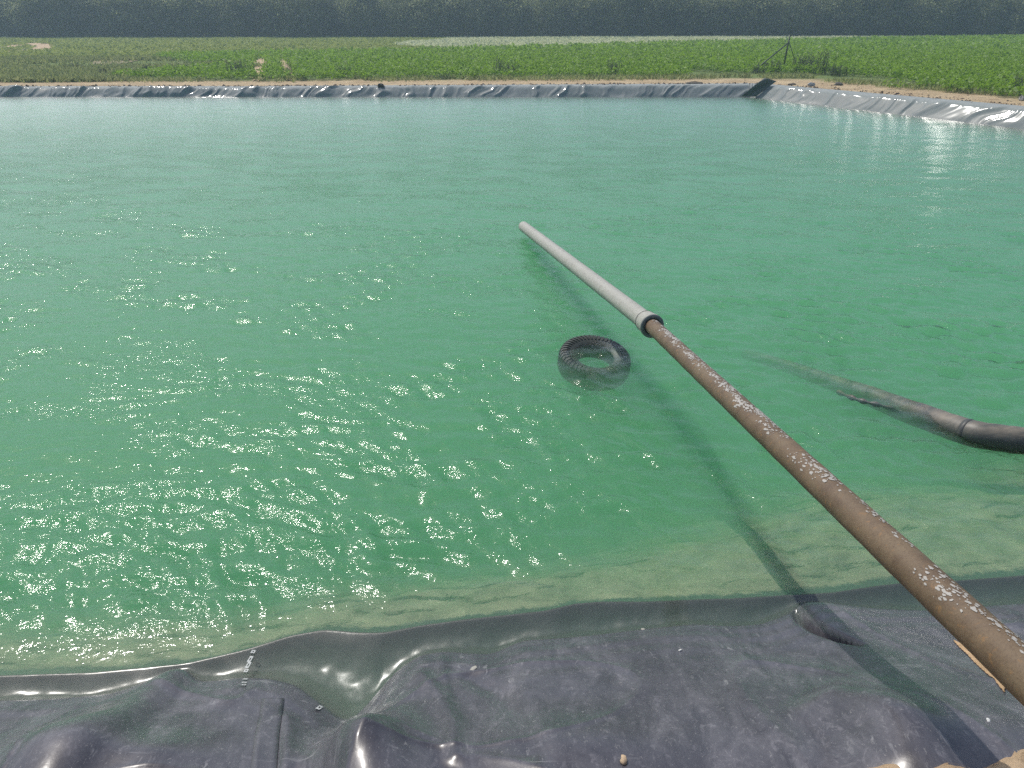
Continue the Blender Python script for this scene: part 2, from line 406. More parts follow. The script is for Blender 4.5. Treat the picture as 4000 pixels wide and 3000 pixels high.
# near sheet of the liner, fine where it can be seen
def near_sheet():
    xs = np.concatenate([np.linspace(-27, -4.6, 60), np.linspace(-4.5, 4.2, 780), np.linspace(4.3, 23, 60)])
    us = np.concatenate([np.linspace(-1.9, -1.25, 20), np.linspace(-1.24, 1.2, 330), 1.2 + 4.2 * (np.linspace(.01, 1, 60)) ** 1.4])
    X, U = np.meshgrid(xs, us); Y = base(X) + U
    h, v, e = near_h(X, Y)
    wet = np.where(v > 0, np.exp(-np.maximum(h, 0) / .018) * .9, 1.0)
    silt = np.clip(sstep(.08, .32, e), 0, 1)
    V = np.stack([X, Y, h], -1).reshape(-1, 3)
    return mesh_np('near_sheet', V, grid_faces(len(us), len(xs)), {'wet': wet.ravel(), 'silt': silt.ravel()})
liner = empty('pond_liner', (0, 0, 0))
tag(liner, 'black plastic pond liner, dusty in front, creased and shining along the far banks', 'pond liner')
link('near_sheet', near_sheet(), LINER, liner)

# generic bank strip along a side of the outline
def bank(p0, p1, n, zt, wr, seed, slant, res=.025, ext=(0, 0)):
    """sheet draped down a bank from p0 to p1; outward normal n"""
    L = np.linalg.norm(p1 - p0); s = np.arange(-ext[0], L + ext[1], res); T = (p1 - p0) / L
    us = np.concatenate([[-1.6, -.8], np.linspace(-.35, .95, 46)])
    SS, U = np.meshgrid(s, us)
    P = p0[None, None] + SS[..., None] * T + U[..., None] * n
    X, Y = P[..., 0], P[..., 1]
    top = gz(X, Y) + .03
    h = (1.2 if seed == 4.0 else .93) * U; k = .035
    h = -k * np.log(np.exp(-np.minimum(h, 2) / k) + np.exp(-top / k))
    q = SS + slant * U + .55 * fbm(SS * .7, U * 1.6 + seed, 3)
    rid = 1 - np.abs(vnoise(q * 1.9, U * .5 + seed * 3)); rid2 = 1 - np.abs(vnoise(q * 4.7 + 5, U * 1.1 + seed))
    rid3 = fbm(q * 10 + 5, U * 2 + seed, 2)
    env = sstep(-.05, .10, U) * (1 - sstep(.34, .52, U))
    big = fbm(SS * .8 + seed, U * .8, 3)
    N = wr * (1.35 - .6 * sstep(-12, -1, X)) * env * (rid ** 3 * 1.1 + .5 * rid2 ** 2 + .18 * rid3 - .42 + .9 * big)
    # waves in the shoulder line
    h2 = h + N * .75
    P = P + (-(N * .65))[..., None] * n
    dust = sstep(.24, .36, U + .08 * fbm(SS * 2, U * 2, 3)) * (1 - .0 * U)
    V = np.concatenate([P, h2[..., None]], -1).reshape(-1, 3)
    return mesh_np('sheet', V, grid_faces(len(us), len(s)), {'dust': dust.ravel()})
nF = np.array([0., 1.]); tR = (CB - CC) / np.linalg.norm(CB - CC); nR = np.array([-tR[1], tR[0]])
if nR[0] < 0: nR = -nR
link('far_sheet', bank(CD, CC, nF, .4, .062, 1.0, -.9, .03, (0, .05)), FARL, liner)
link('right_sheet', bank(CC, CB, nR, .55, .034, 4.0, -1.0, .03, (.05, 0)), FARL, liner)
nL = np.array([-1., 0.])
link('left_sheet', bank(CA, CD, nL, .5, .05, 8.0, .4, .08), FARL, liner)
# floor of the liner
V = np.array([(-27, 6, -1.95), (24, 6, -1.95), (24, 31, -1.95), (-27, 31, -1.95)]); link('floor_sheet', mesh_np('floor_sheet', V, np.array([[0, 1, 2, 3]])), LINER, liner)
# corner gusset between the far and the right sheet, and the dull flap folded over it
def corner():
    a0 = math.atan2(nF[1], nF[0]); a1 = math.atan2(nR[1], nR[0]); n = 24; us = np.linspace(-.35, .95, 30)
    V = []
    for u in us:
        for j in range(n):
            a = a0 + (a1 - a0) * j / (n - 1); P = CC + u * np.array([math.cos(a), math.sin(a)]) if u > 0 else CC + u * np.array([.6, .8])
            top = gz(P[0], P[1]) + .03; k = .035; h = -k * math.log(math.exp(-min(.93 * u, 2) / k) + math.exp(-top / k))
            h += .02 * math.sin(j * 1.3) * max(0, min(1, u * 4)) * (u < .6)
            V.append((P[0], P[1], h))
    return mesh_np('corner_gusset', np.array(V), grid_faces(len(us), n), {'dust': np.repeat(sstep(.14, .34, us), n)})
link('corner_gusset', corner(), FARL, liner)
def flap():
    tl, tr, br, bl = at(764, 79.0, .60), at(776.5, 81.6, .52), at(756, 97.0, .01), at(741, 96.7, .01)
    V = []; n = 14
    for i in range(n):
        t = i / (n - 1)
        for j in range(n):
            s = j / (n - 1); p = (tl.lerp(tr, s)).lerp(bl.lerp(br, s), t)
            off = .10 + .05 * math.sin(s * 5 + t * 3) + .04 * math.sin(t * 4)
            p = p + Vector((-.25, -.95, .35)) * off * (1 - .6 * t)
            V.append(p)
    fl = mesh_np('flap', np.array([tuple(v) for v in V]), grid_faces(n, n))
    o = link('folded_flap', fl, FLAP, liner); o['label'] = 'dull dark flap folded over the far corner'
    md = o.modifiers.new('thick', 'SOLIDIFY'); md.thickness = .012; md.offset = 0
flap()
# weld seam and print on the near sheet
def ribbon(name, pts, wd, lift, mat, parent, label=None, n=60, curl=0.0):
    P = [Vector(p) for p in pts]; V = []
    seg = len(P) - 1
    for i in range(n):
        t = i / (n - 1) * seg; k = min(int(t), seg - 1); c = P[k].lerp(P[k + 1], t - k); d = (P[k + 1] - P[k]).normalized(); s = Vector((-d.y, d.x, 0)).normalized()
        for j, w in enumerate((-.5, -.25, 0, .25, .5)):
            x, y = c.x + s.x * w * wd, c.y + s.y * w * wd
            z = float(near_h(np.array([x]), np.array([y]))[0][0]) + lift + curl * (abs(w) * 2) ** 2
            V.append((x, y, z))
    o = link(name, mesh_np(name, np.array(V), grid_faces(n, 5)), mat, parent)
    md = o.modifiers.new('thick', 'SOLIDIFY'); md.thickness = .002; md.offset = -1
    for an in ('wet', 'silt'): pass
    if label: o['label'] = label
    return o
ribbon('welded_seam', pl([(270, 681), (269, 700), (267, 730), (266, 800)], .20),   .085, .0025, LINER, liner, 'straight overlapping seam strip')
PRINT = mat_simple('white_print', (.42, .44, .42), .6, .1)
def mark(x, y, w, h, z, rot):
    c = on_sheet(x, y); c = at(x, y, max(c.z, -.005))
    V = []; ca, sa = math.cos(rot), math.sin(rot)
    # a block of small strokes, as of a smudged printed character
    for (sx, sy, sw, sh) in ((-.5, -.5, .3, 1), (.2, -.5, .3, 1), (-.5, .25, 1, .25), (-.5, -.5, 1, .25)):
        for (ax, ay) in ((sx, sy), (sx + sw, sy), (sx + sw, sy + sh), (sx, sy + sh)):
            lx, ly = ax * w, ay * h; px_, py_ = c.x + lx * ca - ly * sa, c.y + lx * sa + ly * ca
            V.append((px_, py_, max(float(near_h(np.array([px_]), np.array([py_]))[0][0]), .0) + .006))
    V = np.array(V)
    for q in range(4): V[q * 4:q * 4 + 4, 2] += .0004 * q
    o = link('printed_mark', mesh_np('printed_mark', V, np.arange(16).reshape(4, 4), smooth=False), PRINT, liner)
for (x, y, w, h) in ((253.5, 653.5, .018, .018), (250.5, 661, .016, .034), (248.5, 667, .016, .034), (246.5, 672.5, .018, .018),
                     (245.5, 680, .018, .014), (244.5, 683.5, .020, .012), (244, 686, .018, .012), (319.5, 708.5, .016, .036)):
    mark(x, y, w, h, 0, -.15)

# ------------------------------------------------------------------ land
NEAR_OFF = 1.1
def land():
    """one sheet of land with the pond cut out, by mitred rings"""
    cs = [CA, CB, CC, CD]; cen = sum(cs) / 4
    ns = []
    for i in range(4):
        a, b = cs[i], cs[(i + 1) % 4]; t = (b - a) / np.linalg.norm(b - a); n = np.array([t[1], -t[0]]); ns.append(n)
    def corner_at(i, u):
        n0, n1 = ns[i - 1], ns[i]; k = u / (1 + n0 @ n1); return cs[i] + (n0 + n1) * k
    us = [.62, .8, 1.0, 1.3, 1.7, 2.2, 2.8, 3.5, 4.3, 5.3, 6.5, 8, 10, 12.5, 15, 18, 22, 27, 33, 40, 48, 58, 70, 90, 130, 200, 400, 900]
    m = 240; V = []; Gn = []
    for u in us:
        for i in range(4):
            e0 = NEAR_OFF
            p, q = corner_at(i, u) - np.array([0, e0 * (i in (0, 1))]), corner_at((i + 1) % 4, u) - np.array([0, e0 * ((i + 1) % 4 in (0, 1))])
            for k in range(m):
                V.append(p + (q - p) * k / m)
    V = np.array(V); X, Y = V[:, 0], V[:, 1]
    uu = np.repeat(us, 4 * m)
    Z = gz(X, Y) + .02 * fbm(X * 1.2, Y * 1.2, 4) * sstep(.6, 1.2, uu)
    # lip of sand that buries the edge of the sheet; side 0 is the near bank
    side = np.tile(np.repeat(np.arange(4), m), len(us))
    Z += np.where(side == 0, -.22 * (1 - sstep(.7, 1.4, uu)), 0) - .12 * (1 - sstep(.62, .8, uu))
    green = sstep(3.5, 4.6, uu + .8 * fbm(X * .5, Y * .5, 3)) * (side != 0)
    V3 = np.column_stack([V, Z])
    return mesh_np('ground', V3, grid_faces(len(us), 4 * m, True), {'green': green})
tag(link('ground', land(), GROUND), kind='structure')

# sand mound at the crest of the near bank
SC = [(500, 800), (600, 792), (760, 785), (850, 776), (868, 765.5), (881, 762.5), (893, 763), (905, 770), (922, 772), (935, 768), (948, 764), (957, 763.5), (968, 768), (978, 770), (992, 765), (1005, 758.5), (1012, 758), (1016, 751), (1024, 750), (1080, 748), (1200, 740)]
def sand_mound():
    pts = [on_sheet(x, y) for x, y in SC]; px_ = np.array([p.x for p in pts]); py_ = np.array([p.y for p in pts])
    xs = np.concatenate([np.linspace(-27, -1, 50), np.linspace(-.95, 3.0, 420), np.linspace(3.1, 23, 50)])
    vs_ = np.concatenate([np.linspace(0, .5, 70), np.linspace(.52, 1.6, 30)])
    X, Vv = np.meshgrid(xs, vs_)
    edge = np.where((X > px_[0]) & (X < px_[-1]), np.interp(X, px_, py_), np.where(X <= px_[0], py_[0] + SLOPE * (X - px_[0]), py_[-1] + SLOPE * (X - px_[-1])))
    Y = edge - Vv + .012 * fbm(X * 14, Vv * 14, 3)
    lh = near_h(X, Y)[0]
    lift = -.012 + .055 * (1 - np.exp(-Vv / .03)) + .05 * sstep(.05, .6, Vv)
    Z = lh + lift * (Vv > 0) + (.018 * fbm(X * 9, Y * 9, 4) + .006 * fbm(X * 40, Y * 40, 3)) * sstep(0, .03, Vv)
    return mesh_np('sand', np.stack([X, Y, Z], -1).reshape(-1, 3), grid_faces(len(vs_), len(xs)))
tag(link('sand_bank', sand_mound(), SAND), kind='structure')
# strip of bare sand showing through the slit in the sheet under the pipe
def sand_slit():
    LP_ = [on_sheet(953, 641), on_sheet(967, 655), on_sheet(983, 671), on_sheet(1004, 693)]; a, b = LP_[0], LP_[-1]; n = 50; V = []
    d = (b - a); d.z = 0; dn = d.normalized(); s = Vector((-dn.y, dn.x, 0)); s = s if s.x > 0 else -s
    for i in range(n):
        t = i / (n - 1); k_ = min(int(t * 3), 2); c = LP_[k_].lerp(LP_[k_ + 1], t * 3 - k_)
        w = .085 * math.sin(math.pi * min(1, t * 1.02)) ** .9 * (1 + .12 * math.sin(t * 23)) + .002
        for j in range(9):
            q = j / 8; x, y = c.x + s.x * w * q + .0015 * math.sin(i * 2.3 + j), c.y + s.y * w * q
            z = float(near_h(np.array([x]), np.array([y]))[0][0]) + .004 + .004 * math.sin(math.pi * q) ** .5
            V.append((x, y, z))
    return mesh_np('sand', np.array(V), grid_faces(n, 9))
tag(link('sand_patch', sand_slit(), mat_sand('orange_sand', (.36, .24, .13), (.52, .36, .21))), kind='structure')

# ------------------------------------------------------------------ water
def water():
    rows = [0.0]; 
    while rows[-1] < 33: rows.append(rows[-1] + .009 + .0034 * max(rows[-1] - .3, 0) ** 1.0 + .0003 * rows[-1] ** 2)
    r = np.array(rows); nc = 820
    s = np.linspace(-1, 1, nc)
    HW = np.minimum((r + 3.0) * .92, 23.5)
    Xc = s[None] * HW[:, None]
    X = np.concatenate([np.full((len(r), 1), -26.9), np.clip(Xc - 1.2 * (HW[:, None] / 24), -26, None), np.full((len(r), 1), 23.9)], 1)
    Y = 1.75 + r[:, None] + SLOPE * X * (1 - r[:, None] / 33)
    dx = (HW * 2 / nc)[:, None]; dr = np.gradient(r)[:, None]
    Z = np.zeros_like(X); g = np.random.default_rng(11)
    e = Y - Yc(X)
    env = sstep(-.02, .5, e) * .94 + .06
    U = X + .10 * fbm(X * 1.1, Y * 1.1, 2); Wv = Y + .10 * fbm(X * 1.1 + 40, Y * 1.1, 2)
    pt = sstep(-.25, .40, fbm(X * 1.7 + .6 * Y, Y * 2.6, 3)); Zs = np.zeros_like(X)
    for i in range(80):
        lam = (.13 + .17 * g.random() if i % 5 < 3 else .07 * (.2 / .07) ** g.random()) if i > 5 else .5 + .7 * g.random()
        th = R(74) + g.normal() * R(30 if lam > .13 else 45); k = 2 * math.pi / lam
        slope = (.054 if lam > .13 else .030) if lam < .5 else .022
        amp = slope / k
        flt = sstep(2.2, 4.5, lam / np.maximum(dx, dr))
        ph = g.random() * 7
        w = np.sin(k * (U * math.cos(th) + Wv * math.sin(th)) + ph)
        q = amp * flt * (w + .25 * np.cos(2 * (k * (U * math.cos(th) + Wv * math.sin(th)) + ph)))
        if lam < .3: Zs += q
        else: Z += q
    Z += Zs * (.50 + .7 * pt)
    Z *= env * (.75 + .5 * fbm(X * .35, Y * .35, 3))
    calm = np.maximum(1 - sstep(-.05, .32, e), .60 * (1 - pt))
    nr, ncc = X.shape
    rip = .10 + .13 * sstep(5, 27, Y)      # unresolved wind ripples
    V = np.stack([X, Y, Z], -1).reshape(-1, 3); Fc = grid_faces(nr, ncc)
    # close it: skirt and floor
    bidx = np.concatenate([np.arange(ncc), np.arange(1, nr) * ncc + ncc - 1, (nr - 1) * ncc + np.arange(ncc - 2, -1, -1), np.arange(nr - 2, 0, -1) * ncc])
    n0 = len(V); low = V[bidx].copy(); low[:, 2] = -2.1; V = np.vstack([V, low]); nb = len(bidx)
    j = np.arange(nb); j2 = (j + 1) % nb
    skirt = np.stack([bidx[j], n0 + j, n0 + j2, bidx[j2]], -1)
    me = bpy.data.meshes.new('water')
    allf = np.vstack([Fc, skirt]); m = len(allf)
    me.vertices.add(len(V)); me.vertices.foreach_set('co', V.astype(np.float32).ravel())
    me.loops.add(m * 4 + nb)
    me.loops.foreach_set('vertex_index', np.concatenate([allf.ravel(), (n0 + j[::-1])]).astype(np.int32))
    me.polygons.add(m + 1); me.polygons.foreach_set('loop_start', np.concatenate([np.arange(0, m * 4 + 1, 4)]).astype(np.int32))
    sm = np.ones(m + 1, bool); sm[len(Fc):] = False; me.polygons.foreach_set('use_smooth', sm)
    me.update(calc_edges=True)
    a = me.attributes.new('calm', 'FLOAT', 'POINT'); a.data.foreach_set('value', np.concatenate([calm.ravel(), np.zeros(nb)]).astype(np.float32))
    a = me.attributes.new('ripple', 'FLOAT', 'POINT'); a.data.foreach_set('value', np.concatenate([rip.ravel(), np.full(nb, .2)]).astype(np.float32))
    return me
tag(link('water', water(), WATER), kind='structure')

# ------------------------------------------------------------------ discharge pipe
PN = at_dep(1024, 673, 1.73); PC = at_dep(652, 326, 5.38); PT = at_dep(523.5, 226.5, 10.1)
ax = (PC - PN).normalized()
LC = (PC - PN).length; LT = LC + (PT - PC).length; ax2 = (PT - PC).normalized()
pipe = empty('discharge_pipe', PN)
tag(pipe, 'long rusty steel pipe with a grey plastic end section jutting out over the green water', 'pipe')
r1 = .0525
back = PN - ax * 1.6
bpts = [Vector((back.x + .10, back.y - .45, -.1)), Vector((back.x + .10, back.y - .42, back.z - .35)), Vector((back.x + .07, back.y - .30, back.z - .10)), back + Vector((.03, -.12, .0)), back]
bpts += [PN + ax * t for t in np.linspace(-1.4, LC + .06, 70)]
V, Fc = tube([p - PN for p in bpts], [r1 * (1 + .012 * math.sin(i * 1.7)) for i in range(len(bpts))], 40)
steel = link('steel_pipe', mesh_py('steel_pipe', V, Fc), RUST, pipe)
# flakes of old paint lying on the upper side of the steel pipe
def flakes():
    V = []; Fc = []; g = np.random.default_rng(5)
    s = ax.cross(Vector((0, 0, 1))).normalized(); w = s.cross(ax)
    cl = [(g.random(), g.normal()) for _ in range(80)]
    for k in range(1700):
        c, ca = cl[int(g.integers(len(cl)))]
        t = (c ** .85) * (LC - .02) + g.normal() * .05
        if t < -.5 or t > LC - .01: continue
        a = R(92) + ca * R(22) + g.normal() * R(11)
        sz = min(abs(g.normal()), 2.2) * (.0020 + .0014 * min(1, max(t, 0) / LC)) + .0010
        ctr = ax * t
        n = 6; idx = []
        for q in range(n):
            an = 2 * math.pi * q / n; rr = sz * (.6 + .8 * g.random())
            ta = rr * math.cos(an) * 1.9; aa = a + rr * math.sin(an) * .9 / r1
            idx.append(len(V)); V.append(ctr + ax * ta + (s * math.cos(aa) + w * math.sin(aa)) * (r1 * 1.016 + .0006))
        Fc.append(tuple(idx))
    return mesh_py('paint_flakes', V, Fc, False)
fk = link('paint_flakes', flakes(), FLAKE, steel); fk['kind'] = 'stuff'; fk['label'] = 'pale flakes of old paint'
# grey plastic section: taper-free tube with open end, a ring and a wide socket with rubber lip
r2 = .067
o0 = ax * LC
prof = [(.03, r2 * .90), (.0, r2 * 1.02), (-.012, r2 * 1.2), (-.006, r2 * 1.28), (.016, r2 * 1.28), (.030, r2 * 1.20), (.10, r2 * 1.17), (.125, r2 * 1.16), (.135, r2 * 1.06), (.150, r2 * 1.06), (.16, r2 * 1.10), (.172, r2 * 1.08), (.20, r2), (.5, r2)]
LL = LT - LC
prof += [(t, r2 * (1 + .006 * math.sin(t * 5))) for t in np.linspace(.6, LL - .03, 24)]
prof += [(LL, r2 * .99), (LL + .002, r2 * .95), (LL - .004, r2 * .90), (LL - .3, r2 * .90), (.03, r2 * .90)]
V, Fc = revolve(prof, 40, o0, ax2)
pv = link('plastic_pipe', mesh_py('plastic_pipe', V, Fc), PVC, pipe); pv['label'] = 'pale grey plastic end section with a socket'
V, Fc = revolve([(-.010, r2 * .86), (-.016, r2 * 1.00), (-.014, r2 * 1.16), (-.008, r2 * 1.27), (.000, r2 * 1.285), (.008, r2 * 1.2), (.004, r2 * .86), (-.014, r2 * .86)], 40, o0, ax2)
link('rubber_seal', mesh_py('rubber_seal', V, Fc), mat_simple('dull_grey_rubber', (.13, .145, .135), .6), pv)
V, Fc = revolve([(.128, r2 * 1.08), (.1285, r2 * 1.175), (.133, r2 * 1.175), (.1335, r2 * 1.08)], 40, o0, ax2)
link('dark_ring', mesh_py('dark_ring', V, Fc), RUBBER, pv)
tj = 1.15
V, Fc = revolve([(tj, r2 * .99), (tj + .001, r2 * 1.012), (tj + .008, r2 * 1.012), (tj + .009, r2 * .99)], 40, o0, ax2)
link('joint_band', mesh_py('joint_band', V, Fc), PVC, pv)

# ------------------------------------------------------------------ submerged hose
hp = [(745, 354, -.46), (763, 359, -.40), (795, 369, -.33), (825, 380, -.27), (850, 389, -.22), (871, 396.5, -.18), (902, 409, -.125), (930, 419, -.075), (949, 426, -.035), (975, 434, .01), (1000, 438, .025), (1024, 441, .035), (1080, 447, .06)]
hpts = [at(*p) for p in hp] + [Vector((5.3, 4.15, .12)), Vector((6.1, 3.75, .35)), Vector((6.6, 3.1, .62)), Vector((6.8, 2.3, .95))]
def smooth_path(P, n=140):
    out = []; m = len(P)
    for i in range(n):
        t = i / (n - 1) * (m - 1); k = min(int(t), m - 2); f = t - k
        p0, p1, p2, p3 = P[max(k - 1, 0)], P[k], P[k + 1], P[min(k + 2, m - 1)]
        out.append(.5 * ((2 * p1) + (p2 - p0) * f + (2 * p0 - 5 * p1 + 4 * p2 - p3) * f * f + (3 * p1 - p0 - 3 * p2 + p3) * f ** 3))
    return out
hpath = smooth_path(hpts); hr = []
for i, p in enumerate(hpath):
    t = i / (len(hpath) - 1); hr.append((.045 + .047 * min(1, t / .40)) * (1 + .012 * math.sin(i * .9)))
hose = empty('suction_hose', hpts[8])
tag(hose, 'thick black hose caked with brown silt sinking into the water at the right', 'hose')
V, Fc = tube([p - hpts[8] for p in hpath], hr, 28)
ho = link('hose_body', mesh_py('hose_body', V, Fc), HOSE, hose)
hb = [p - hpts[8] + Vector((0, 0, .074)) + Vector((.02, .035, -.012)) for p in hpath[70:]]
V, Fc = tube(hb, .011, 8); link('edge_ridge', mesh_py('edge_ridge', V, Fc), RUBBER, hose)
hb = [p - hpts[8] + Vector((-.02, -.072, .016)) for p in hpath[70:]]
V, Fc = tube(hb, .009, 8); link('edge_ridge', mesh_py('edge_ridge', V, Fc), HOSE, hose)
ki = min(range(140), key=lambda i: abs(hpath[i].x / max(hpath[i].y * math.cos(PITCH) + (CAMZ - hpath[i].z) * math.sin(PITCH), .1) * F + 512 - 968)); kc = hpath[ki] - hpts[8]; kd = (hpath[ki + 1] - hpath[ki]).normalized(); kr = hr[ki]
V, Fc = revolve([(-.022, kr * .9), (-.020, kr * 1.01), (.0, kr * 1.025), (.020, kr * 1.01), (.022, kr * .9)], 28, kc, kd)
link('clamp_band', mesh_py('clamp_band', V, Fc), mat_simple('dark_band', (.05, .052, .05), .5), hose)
# thin rope trailing beside the hose
tp = smooth_path([at(x, y, z) for x, y, z in ((838, 392, -.10), (850, 397, -.03), (862, 401, -.015), (876, 404.5, -.02), (892, 409, -.06), (905, 414, -.12))], 50)
V, Fc = tube([p - tp[0] for p in tp], [.016 + .006 * math.sin(i * .7) for i in range(50)], 10)
o = link('weed_strand', mesh_py('weed_strand', V, Fc), HOSE); o.location = tp[0]
tag(o, 'short brown strand floating just below the surface beside the black hose', 'debris')

# ------------------------------------------------------------------ tyre
tc = at(594, 362.5, -.12)
tyre = empty('car_tyre', tc, (R(12), R(3), R(8)))
tag(tyre, 'old black car tyre lying half sunk in the green water beside the pipe', 'tyre')
def tyre_body():
    # section (radius, height), going round; hollow inside
    out = [(.165, .062), (.185, .078), (.235, .092), (.262, .095), (.284, .088), (.298, .074), (.305, .045), (.307, .0)]
    prof = out + [(r, -z) for r, z in reversed(out[:-1])]
    inn = [(.165, -.052), (.20, -.075), (.262, -.083), (.288, -.065), (.293, 0), (.288, .065), (.262, .083), (.20, .075), (.165, .052)]
    prof = prof + inn; n = 120; V = []
    for (r, z) in prof + [prof[0]]:
        for j in range(n):
            a = 2 * math.pi * j / n; V.append((r * math.cos(a), r * math.sin(a), z))
    return mesh_py('casing', V, [tuple(f) for f in grid_faces(len(prof) + 1, n, True).tolist()])
cas = link('casing', tyre_body(), RUBBER, tyre)
def tread():
    V = []; Fc = []; N = 46
    for sgn in (1, -1):
        for k in range(N):
            a0 = 2 * math.pi * (k + (.5 if sgn < 0 else 0)) / N
            path = [(.226, .089), (.250, .0945), (.276, .0925), (.297, .075), (.306, .048), (.308, .006)]
            for q in range(len(path) - 1):
                b = len(V)
                for (qq) in (q, q + 1):
                    r, z = path[qq]; sh = .10 * (qq / 5) ** 1.5
                    hw = .044 * (.55 + .45 * min(1, qq / 2))
                    nr, nz_ = (0.2, 1) if qq < 2 else ((.7, .7) if qq < 4 else (1, .1)); L = math.hypot(nr, nz_)
                    for lift in (.0, .0085):
                        for s_ in (-1, 1):
                            rr = r + nr / L * lift; zz = z + nz_ / L * lift; a = a0 + sh + s_ * hw
                            V.append((rr * math.cos(a), rr * math.sin(a), sgn * zz))
                f = [(b + 2, b + 3, b + 7, b + 6), (b, b + 2, b + 6, b + 4), (b + 1, b + 5, b + 7, b + 3)]
                if q == 0: f.append((b, b + 1, b + 3, b + 2))
                if q == len(path) - 2: f.append((b + 4, b + 6, b + 7, b + 5))
                Fc += f
    return mesh_py('tread', V, Fc, False)
tr_ = link('tread', tread(), RUBBER, tyre)

# ------------------------------------------------------------------ small things on the liner
def blob(name, px_, py_, size, mat, label, cat, flat=.5, seed=0, z0=.4, ring=False):
    c = on_sheet(px_, py_)
    n, m = 14, 9; V = []; g = np.random.default_rng(seed)
    ph = g.random(4) * 6
    for i in range(m):
        th = math.pi * i / (m - 1)
        for j in range(n):
            a = 2 * math.pi * j / n
            rr = 1 + .22 * math.sin(2 * a + ph[0]) + .1 * math.sin(3 * a + ph[1] + th * 2) + .08 * math.sin(5 * a + ph[2])
            V.append((size * rr * math.sin(th) * math.cos(a), size * .75 * rr * math.sin(th) * math.sin(a), size * flat * (math.cos(th) + .8)))
    o = link(name, mesh_np(name, np.array(V), grid_faces(m, n, True)), mat); o.location = c; o.rotation_euler = (R(-12), 0, g.random() * 6)
    tag(o, label, cat); return o
STONE = mat_simple('tan_stone', (.42, .31, .2), .9, .3, 60); WSH = mat_simple('chalky_shell', (.55, .55, .52), .7, .2, 60)
LEAFM = mat_simple('dried_leaf', (.30, .29, .25), .8, .3, 50)
blob('pebble', 624, 761.5, .0165, STONE, 'tan pebble lying on the black plastic near the bottom edge', 'pebble', .6, 1)
blob('snail_shell', 680, 651, .0075, WSH, 'tiny round white shell on the dark sheet below the shallow water', 'shell', .5, 2)
blob('leaf', 473.5, 669, .017, LEAFM, 'pale oval leaf stuck on the black sheet near the middle', 'leaf', .12, 3)
blob('pebble', 988, 721, .0085, WSH, 'small whitish pebble on the dark sheet below the rusty pipe', 'pebble', .4, 4)
blob('leaf', 643, 629.5, .011, LEAFM, 'small pale leaf at the water edge of the black sheet', 'leaf', .15, 5, .02)

# ------------------------------------------------------------------ leaves in bulk
def leaf_quads(C, size, tilt, g, tint=None, up_bias=0.0, asp=.55):
    """one quad (a folded-open leaf) per centre; returns V, F, tint"""
    n = len(C); az = g.random(n) * 2 * math.pi; el = g.normal(size=n) * tilt + up_bias
    size = np.broadcast_to(size, (n,)) * (.6 + .8 * g.random(n))
    d = np.stack([np.cos(az) * np.cos(el), np.sin(az) * np.cos(el), np.sin(el)], -1)
    rl = g.normal(size=n) * .5
    s = np.stack([-np.sin(az), np.cos(az), np.zeros(n)], -1); w = np.cross(s, d)
    s = s * np.cos(rl)[:, None] + w * np.sin(rl)[:, None]
    L = size[:, None]; Wd = L * asp
    a = C - d * L * .5; b = C + s * Wd * .5; c = C + d * L * .5; e = C - s * Wd * .5
    V = np.stack([a, b, c, e], 1).reshape(-1, 3)
    tt = g.random(n) if tint is None else tint
    return V, np.arange(4 * n).reshape(n, 4), np.repeat(tt, 4)
def in_poly(x, y, f): return f(x, y)
rdir = tR
def dist_right(X, Y):        # outward distance from the right waterline
    return (X - CC[0]) * nR[0] + (Y - CC[1]) * nR[1]
pA, pB, pC = (-31., 50.), (15., 72.), (40., 90.)
def border(X): return np.interp(X, [-200, -31, -8, 15, 40, 60], [47, 49.5, 59.5, 72, 88, 95])
FZ = float(gz(0., 40.))
